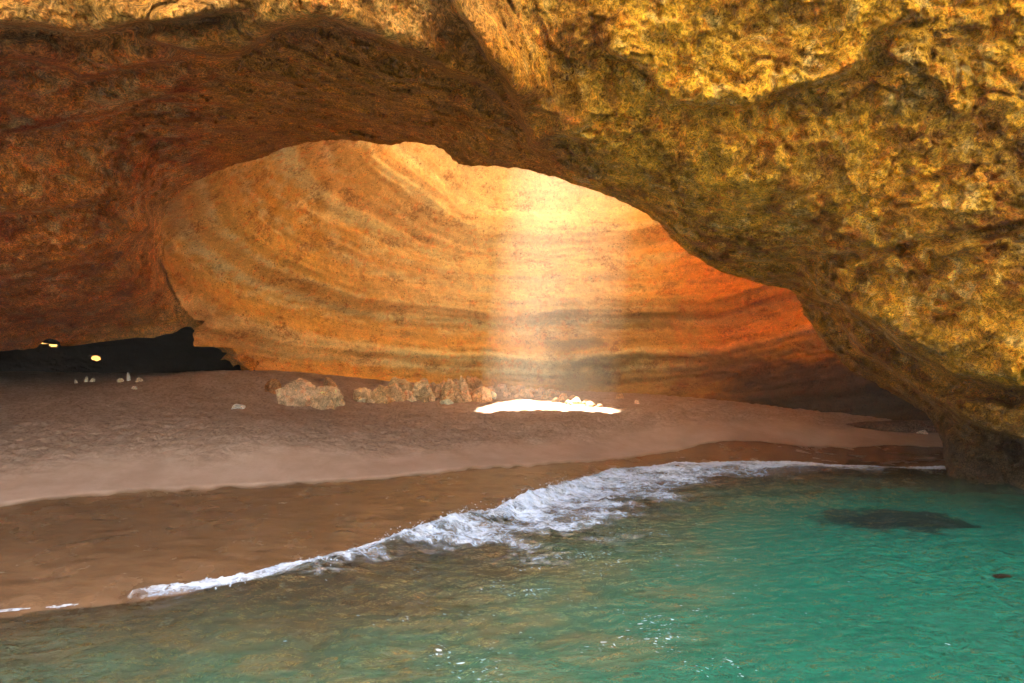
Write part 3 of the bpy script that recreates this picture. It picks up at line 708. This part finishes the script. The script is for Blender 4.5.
# the shaft wall stops where the dome surface begins: drop what hangs free over the slope
sv_ = sh[:, 2] > np.where(sh[:, 1] < 27, 16.5, np.interp(np.hypot(sh[:, 0] - OC[0], sh[:, 1] - OC[1]), [0, 4, 6, 9], [18.2, 17.4, 16.4, 14.6]))
fs = fs[sv_[fs].all(1)]
link('skylight_rock', sh, fs, chm, colour=np.tile([.66, .46, .24], (len(sh), 1)), kind='structure', label='ochre rock walls of the skylight above the chamber', category='rock')
ux = np.arange(-15, 16.5, .25); ut = catmull([(14.0, 21.5), (15.5, 18.8), (19, 16.3), (23, 15.0), (26.2, 14.0), (27.1, 13.6), (26.5, 13.2), (23, 12.8), (19, 11.9), (15, 11.4), (10, 11.2)], 8)
UX, UI = [a.ravel() for a in np.meshgrid(ux, np.arange(len(ut)), indexing='ij')]
P_ = np.c_[UX, ut[UI, 0], ut[UI, 1]]
lipw = sstep(21, 25, P_[:, 1])
P_[:, 1] += (.12 * noise(np.c_[UX * .35, 0 * UX, 0 * UX]) + .30 * np.clip(UX - 2.2, 0, 4)) * lipw
P_[:, 2] += .35 * fbm(P_ * .5, 4) * (1 - .8 * lipw)
link('bounce_slope', P_, grid_faces(len(ux), len(ut)), chm, colour=np.tile([.84, .66, .42], (len(P_), 1)), kind='structure', label='unseen rock slope added to bounce sunlight onto the chamber wall', category='rock')

# dark low recess behind the left wall, with two gaps that look out to daylight
rx = np.arange(-46, -9, .085); rt = np.arange(0, 26, .085)
RX, RT = [a.ravel() for a in np.meshgrid(rx, rt, indexing='ij')]
y_in = np.interp(RX, [-46, -30, -20, -12], [16, 20.5, 25.6, 31.5]); back = 41.0
roof_y = y_in + (back - y_in) * RT / 17
yy = np.minimum(roof_y, back); zz_ = np.where(RT < 17, 6.6 - .11 * RT, 6.6 - 1.87 - (RT - 17) * .8)
pr_ = np.c_[RX, yy, zz_]
pr_[:, 2] += .5 * fbm(pr_ * .5, 4) * (RT < 17); pr_[:, 1] += .5 * fbm(np.c_[RX, zz_, RT] * .6, 4)
hole = np.zeros(len(RX), bool)
for (hx, hy, hr) in ((97, 358, .2), (52, 344, .26)):
    c0 = at(hx, hy, back)
    hole |= np.hypot(pr_[:, 0] - c0[0], (pr_[:, 2] - c0[2]) * 1.5) < hr
hole &= RT > 16
f_ = grid_faces(len(rx), len(rt), ~hole & (np.hypot(pr_[:, 0] - .5, pr_[:, 1] - 23.6) > 15.7))
shade_c = np.tile([.02, .012, .009], (len(pr_), 1)) * (1 + .4 * fbm(pr_, 3))[:, None]  # far darker than the other rock: recess shade put into the colour
link('recess_wall', pr_, f_, rockm, colour=shade_c, kind='structure', label='rock coloured dark as shade at the back of the low recess on the left', category='rock')

# headland: the hill the cave is cut into (top with the skylight, sea cliff with the mouth)
hx_ = axis((-150, -30, 10), (-30, 30, .8), (30, 150, 10)); hy_ = axis((4.6, 42.5, .8),)
HX, HY = [a.ravel() for a in np.meshgrid(hx_, hy_, indexing='ij')]
front_y = lambda x: np.interp(np.abs(x), [0, 9, 14, 20], [9.7, 9.6, 6.5, 5.0])
hole = in_shaft(np.c_[HX, HY, 0 * HX + 20.6], .3) | (HY < front_y(HX) - .8)
HZt = 20.6 + .8 * fbm(np.c_[HX * .1, HY * .1, 0 * HX], 3) + 28 * sstep(16.5, 9.8, HY)  # front edge raised high to shade the air and water near the camera
f_ = grid_faces(len(hx_), len(hy_), ~hole)
cl = np.tile([.42, .27, .12], (len(HX), 1))
hv = [np.c_[HX, HY, HZt]]; hf = [f_]; off = len(HX)
def add_sheet(P_, f_):
    global off
    hv.append(P_); hf.append(f_ + off); off += len(P_)
hz_ = axis((-4, 50, .5),)
A_, B_ = [a.ravel() for a in np.meshgrid(hx_, hz_, indexing='ij')]
fy_ = front_y(A_) + .3 * fbm(np.c_[A_ * .3, B_ * .5, 0 * A_], 3)
mouth = B_ < np.interp(np.abs(A_), [0, 8, 12, 14, 14.2], [15.8, 15.2, 13.0, 9, -9])
add_sheet(np.c_[A_, fy_, B_], grid_faces(len(hx_), len(hz_), ~mouth))
by2 = (B_ < 5.6) & (A_ < -8) & (A_ > -48)
add_sheet(np.c_[A_, 42.5 + 0 * A_, B_], grid_faces(len(hx_), len(hz_), ~by2 & (B_ < 21.2)))
HVV = np.vstack(hv); HFF = np.vstack(hf)
link('headland', HVV, HFF, rockm, colour=np.tile([.42, .27, .12], (len(HVV), 1)) * (1 + .3 * fbm(HVV * .3, 3))[:, None], kind='structure', label='rocky headland above and around the cave', category='cliff')
sx = axis((-60, 0, 1.5),); sy = axis((46, 80, 1.5),)
A_, B_ = [a.ravel() for a in np.meshgrid(sx, sy, indexing='ij')]
link('hillside', np.c_[A_, B_, 1 + (B_ - 46) * .9 + fbm(np.c_[A_, B_, 0 * A_] * .3, 3)], grid_faces(len(sx), len(sy)), rockm,
     colour=np.tile([.22, .11, .03], (len(A_), 1)), kind='structure', label='sunlit yellow hillside outside the recess gaps', category='hill')

# ================================================================== rocks on the sand
def ico(sub):
    import bmesh
    bm = bmesh.new(); bmesh.ops.create_icosphere(bm, subdivisions=sub, radius=1)
    v = np.array([x.co[:] for x in bm.verts]); f = np.array([[l.index for l in x.verts] for x in bm.faces]); bm.free()
    return v, f
ICO = {s: ico(s) for s in (3, 4, 5, 6)}
stone_m = rock_material('pale_limestone', 1.0, .8, 1.6)
def boulder(name, cxp, base_row, wpx, hpx, seed, label, tint=(.50, .37, .22), group=None, sub=4, depth_ratio=.8, spiky=0.0, Yoff=0.0, cuts=9, cat='rock'):
    g = on_ground(cxp, base_row); g = g + np.array([0, Yoff, 0]); Yg = g[1]
    g[0] = (cxp - CX) / F * Yg
    w = wpx / F * Yg; h = hpx / F * Yg
    rs = np.random.RandomState(seed); v, f = ICO[sub]; v = v.copy()
    for k in range(cuts + 5):
        n_ = rs.normal(size=3); n_[2] = abs(n_[2]) * .8; n_ /= np.linalg.norm(n_); d_ = rs.uniform(.45, .85)
        ov = np.clip(v @ n_ - d_, 0, None); v -= ov[:, None] * n_ * 1.0
    ph = seed * 3.7
    nn = v / np.linalg.norm(v, axis=1)[:, None]
    v += nn * (.13 * fbm(v * 1.3 + ph, 3) + .08 * ridged(v * 2.6 + ph, 4) - .04)[:, None]
    v += nn * (.05 * fbm(v * 7 + ph, 3))[:, None]
    if spiky: v[:, 2] += spiky * np.clip(ridged(v * [1.8, 1.8, .3] + ph, 2), 0, 1) * (v[:, 2] > 0) * v[:, 2]
    lo, hi = v.min(0), v.max(0)
    sc = np.array([w / (hi[0] - lo[0]), w * depth_ratio / (hi[1] - lo[1]), h * 1.35 / (hi[2] - lo[2])])
    v = (v - [(lo[0] + hi[0]) / 2, (lo[1] + hi[1]) / 2, lo[2]]) * sc
    v[:, 2] -= h * .35
    gz = float(ground(g[0], g[1])[0])
    tint = tuple(min(.85, a_ * b_) for a_, b_ in zip(tint, (1.5, 1.36, 1.3)))
    cc = np.array(tint) * (1 + .35 * fbm(v * 1.6 + ph, 3))[:, None]
    o = link(name, v, f, stone_m, colour=np.clip(cc, .02, .9), label=label, category=cat)
    o.location = (g[0], g[1] + w * depth_ratio * .35, gz)
    if group: o['group'] = group
    return o
G1 = 'fallen rocks at the foot of the chamber wall'
boulder('boulder', 293, 405, 42, 27, 3, 'large rounded grey-tan boulder, taller half of the pair left on the open sand', (.60, .43, .29), sub=6, group='the boulder pair', cuts=6)
boulder('boulder', 320, 408, 39, 22, 8, 'large tan boulder sloping down to the right, lower and nearer half of the pair', (.66, .46, .30), sub=6, group='the boulder pair', cuts=6)
boulder('boulder', 271, 396, 20, 14, 12, 'brown rock half hidden behind the left side of the boulder pair', (.36, .20, .09), sub=5, Yoff=.4)
boulder('boulder', 329, 393, 17, 12, 15, 'small orange-tan rock behind the right side of the boulder pair', (.44, .28, .15), sub=5, Yoff=.6)
R = [  # column, base row, width, height, seed, label, tint, spiky
    (362, 401, 19, 11, 21, 'knobbly rock at the left end of the fallen rock row', (.50, .38, .23), .2),
    (380, 402, 20, 14, 22, 'rough tan rock second from the left end of the fallen rock row', (.50, .37, .2), .2),
    (394, 401, 20, 15, 23, 'slanting slab-like tan rock near the left of the fallen rock row', (.52, .39, .23), .0),
    (400, 394, 30, 14, 24, 'broad greenish-grey rock at the back of the row behind the slanting slab', (.40, .34, .2), .3),
    (423, 400, 23, 18, 25, 'tall pale rock in the middle of the fallen rock row', (.46, .38, .24), .2),
    (438, 398, 16, 12, 26, 'rounded smooth tan rock between the tall pale rock and the jagged rock', (.55, .40, .25), .0),
    (449, 401, 19, 19, 27, 'jagged rock with pointed top right of the fallen rock row centre', (.50, .38, .22), .6),
    (462, 402, 17, 22, 28, 'tallest jagged cream rock of the fallen rock row', (.56, .43, .27), .5),
    (472, 391, 18, 13, 29, 'pointed brown rock at the back behind the tallest jagged rock', (.42, .31, .18), .6),
    (481, 402, 20, 13, 30, 'smooth orange-tan rock touching the left end of the sun patch', (.58, .38, .22), .0),
]
for c0, r0, w0, h0, s0, lb, tn, sp in R:
    boulder('fallen_rock', c0, r0, w0 * 1.12, h0 * 1.22, s0, lb, tn, G1, 5, .9, sp)
S_ = [(361, 402, 9, 4, 'flat white stone before the left end of the fallen rock row', (.68, .60, .48)), (412, 401, 9, 6, 'small pale stone in front of the tall pale rock', (.62, .5, .36)),
      (446, 404, 15, 5, 'flat white stone before the jagged rock', (.68, .60, .48)), (371, 403, 8, 4, 'small cream stone before the second rock of the row', (.6, .48, .33)), (431, 401, 8, 5, 'small tan stone before the smooth rounded rock', (.55, .42, .27)),
      (492, 399, 9, 8, 'upright white stone at the upper left corner of the sun patch', (.7, .62, .5))]
for k, (c0, r0, w0, h0, lb, tn) in enumerate(S_):
    boulder('stone', c0, r0, w0, h0, 60 + k, lb, tn, G1, 4)
mid = [(388, 398, 12, 9), (407, 400, 13, 10), (415, 393, 14, 10), (431, 393, 13, 11), (443, 392, 12, 12), (455, 392, 12, 14), (464, 393, 11, 12), (470, 400, 11, 13), (479, 394, 12, 10), (374, 397, 11, 8), (457, 403, 9, 8), (425, 402, 8, 6), (490, 394, 11, 8)]
for k, (c0, r0, w0, h0) in enumerate(mid):
    boulder('fallen_rock', c0, r0, w0, h0, 200 + k, 'medium tan stone wedged among the larger fallen rocks of the heap', [(.50, .38, .24), (.56, .43, .28), (.44, .34, .22)][k % 3], 'medium stones wedged in the fallen rock heap', 4, .9, .3)
rub = [(489, 393, 11, 7), (501, 392, 15, 8), (513, 393, 12, 7), (526, 398, 16, 9), (538, 396, 8, 7), (550, 397, 14, 8), (563, 401, 12, 8), (576, 404, 14, 7), (591, 406, 12, 5), (507, 397, 9, 5), (518, 398, 8, 5), (545, 400, 9, 5), (556, 402, 8, 5), (569, 404, 8, 4), (533, 393, 11, 6), (584, 405, 7, 4), (600, 407, 6, 3), (495, 388, 12, 6), (520, 390, 13, 5), (541, 392, 10, 5), (557, 395, 10, 5), (573, 399, 9, 4), (587, 402, 7, 3)]
for k, (c0, r0, w0, h0) in enumerate(rub):
    tn = [(.50, .37, .24), (.56, .42, .29), (.42, .32, .2)][k % 3]
    boulder('rubble_stone', c0, r0, w0, h0, 80 + k, 'small stone in the loose rubble along the far edge of the sun patch', tn, 'rubble stones beyond the sun patch', 4)
boulder('stone', 620, 399, 8, 6, 120, 'lone tan stone by the wall just right of the sun patch tip', (.5, .36, .22))
boulder('stone', 637, 404, 6, 4, 121, 'lone small stone on bare sand, rightmost on the beach centre', (.55, .42, .3))
boulder('stone', 237, 409, 13, 5, 122, 'flat white stone alone on the sand left of the boulder pair', (.80, .76, .68), sub=5)
boulder('stone', 133, 389, 6, 3, 123, 'tiny white stone on open sand below the recess stones', (.75, .7, .62))
boulder('stone', 128, 381, 4, 9, 124, 'upright white stone standing before the dark recess', (.75, .7, .62), depth_ratio=.7)
for k, (c0, r0, w0, h0, lb) in enumerate([(119, 382, 6, 4, 'low white stone just left of the upright stone at the recess'), (137, 382, 8, 5, 'low white stone just right of the upright stone at the recess'),
        (86, 382, 4, 6, 'taller of the stones left of the upright stone at the recess'), (91, 382, 5, 4, 'small pale stone right beside the taller left recess stone'), (75, 383, 4, 4, 'leftmost small grey stone before the dark recess')]):
    boulder('stone', c0, r0, w0, h0, 130 + k, lb, (.62, .56, .48), 'stones before the dark recess')
boulder('stone', 924, 434, 12, 4, 140, 'small pale stone in the shade beside the arch foot on the right', (.6, .48, .4))
# low rock ledge in the shade behind the arch foot
v, f = ICO[5]; v = v.copy(); v += v * (.25 * fbm(v * [1, 2, 3] + 9, 4))[:, None]
g = on_ground(905, 431)
o = link('rock_ledge', v * [2.6, .9, .35], f, rockm, colour=np.tile([.20, .11, .07], (len(v), 1)), label='low dark rock ledge on the sand beside the right arch foot', category='rock ledge'); o.location = (g[0] + .4, g[1] + .6, g[2] + .05)
# submerged rock and a scrap of weed
v, f = ICO[5]; v = v.copy(); v += v * (.3 * fbm(v * 1.5 + 2, 4))[:, None]
o = link('submerged_rock', v * [1.3, .8, .5], f, rockm, colour=np.tile([.05, .06, .04], (len(v), 1)), label='dark weedy rock under the green water before the arch', category='rock'); o.location = (sub_xy[0], sub_xy[1], -.62)
v, f = ICO[4]; v = v.copy(); v += v * (.5 * fbm(v * 2.2 + 5, 3))[:, None]
Yq = H * F / (577 - HZ); o = link('seaweed_scrap', v * [.13, .05, .03], f, rockm, colour=np.tile([.04, .02, .012], (len(v), 1)), label='tiny dark scrap of seaweed floating on the green water at far right', category='seaweed'); o.location = ((1002 - CX) / F * Yq, Yq, .015)

# ================================================================== air, sky, sun, camera
m = N('sea_haze'); vol = m.n('ShaderNodeVolumePrincipled'); vol.inputs['Density'].default_value = .001; vol.inputs['Color'].default_value = (1, .96, .9, 1); vol.inputs['Anisotropy'].default_value = .2
m.l(vol.outputs[0], m.out.inputs['Volume'])
x0, x1, y0, y1, z0, z1 = -151, 151, -151, 151, -4.5, 56
bv_ = [(x, y, z) for x in (x0, x1) for y in (y0, y1) for z in (z0, z1)]
link('haze', bv_, [(0, 1, 3, 2), (4, 6, 7, 5), (0, 4, 5, 1), (2, 3, 7, 6), (0, 2, 6, 4), (1, 5, 7, 3)], m.m, smooth=False, kind='stuff', label='thin bright sea haze filling the cave', category='haze')

m = N('chamber_mist'); vol = m.n('ShaderNodeVolumePrincipled'); vol.inputs['Density'].default_value = .0088; vol.inputs['Color'].default_value = (1, .93, .82, 1)
m.l(vol.outputs[0], m.out.inputs['Volume'])
v, f = ICO[4]; v = v.copy()
v = v * (1 + .06 * fbm(v * 1.5, 2))[:, None]
vz = np.sign(v[:, 2]) * np.abs(v[:, 2]) ** .5 * 6.6 + 8.2
v = np.c_[v[:, 0] * 10.5 + 2.0, v[:, 1] * 7.6 + 27.0, vz]
v[:, 2] = np.maximum(v[:, 2], ground(v[:, 0], v[:, 1]) + .12)
link('mist', v, f, m.m, kind='stuff', label='glowing mist in the sunbeam under the skylight', category='mist')

sc = bpy.context.scene
w = bpy.data.worlds.new('World'); sc.world = w; w.use_nodes = True
nt = w.node_tree; bg = nt.nodes['Background']; sk = nt.nodes.new('ShaderNodeTexSky'); sk.sky_type = 'NISHITA'; sk.sun_disc = False
elev = math.asin(SUN[2]); azim = math.atan2(SUN[0], SUN[1])
sk.sun_elevation = elev; sk.sun_rotation = azim
wm = nt.nodes.new('ShaderNodeMix'); wm.data_type = 'RGBA'; wm.blend_type = 'MULTIPLY'; wm.inputs[0].default_value = 1; wm.inputs[7].default_value = (1, .78, .54, 1)
nt.links.new(sk.outputs[0], wm.inputs[6]); nt.links.new(wm.outputs[2], bg.inputs[0]); bg.inputs[1].default_value = .095
sk.ozone_density = 0.0; sk.dust_density = 3.0
L = bpy.data.lights.new('sun', 'SUN'); L.energy = 5; L.angle = math.radians(1.0); L.color = (1, .92, .76)
lo = bpy.data.objects.new('sun', L); col.objects.link(lo)
from mathutils import Vector
lo.rotation_euler = Vector(SUN).to_track_quat('Z', 'Y').to_euler(); lo.location = (10, 20, 40)
cam = bpy.data.cameras.new('camera'); co = bpy.data.objects.new('camera', cam); col.objects.link(co); sc.camera = co
cam.sensor_width = 36; cam.lens = F / 1024 * 36; cam.shift_y = (HZ - 341.5) / 1024; cam.clip_end = 1000
co.location = (0, 0, H); co.rotation_euler = (math.pi / 2, 0, 0)
sc.view_settings.view_transform = 'Standard'; sc.view_settings.look = 'None'; sc.view_settings.exposure = 4.2; sc.view_settings.gamma = 1
sc.render.engine = 'CYCLES'; c = sc.cycles
c.use_denoising = True; c.denoiser = 'OPENIMAGEDENOISE'
c.max_bounces = 7; c.diffuse_bounces = 4; c.glossy_bounces = 3; c.transmission_bounces = 4; c.transparent_max_bounces = 10; c.volume_bounces = 0
c.sample_clamp_indirect = 12; c.use_adaptive_sampling = True; c.adaptive_threshold = .03
c.volume_step_rate = 4
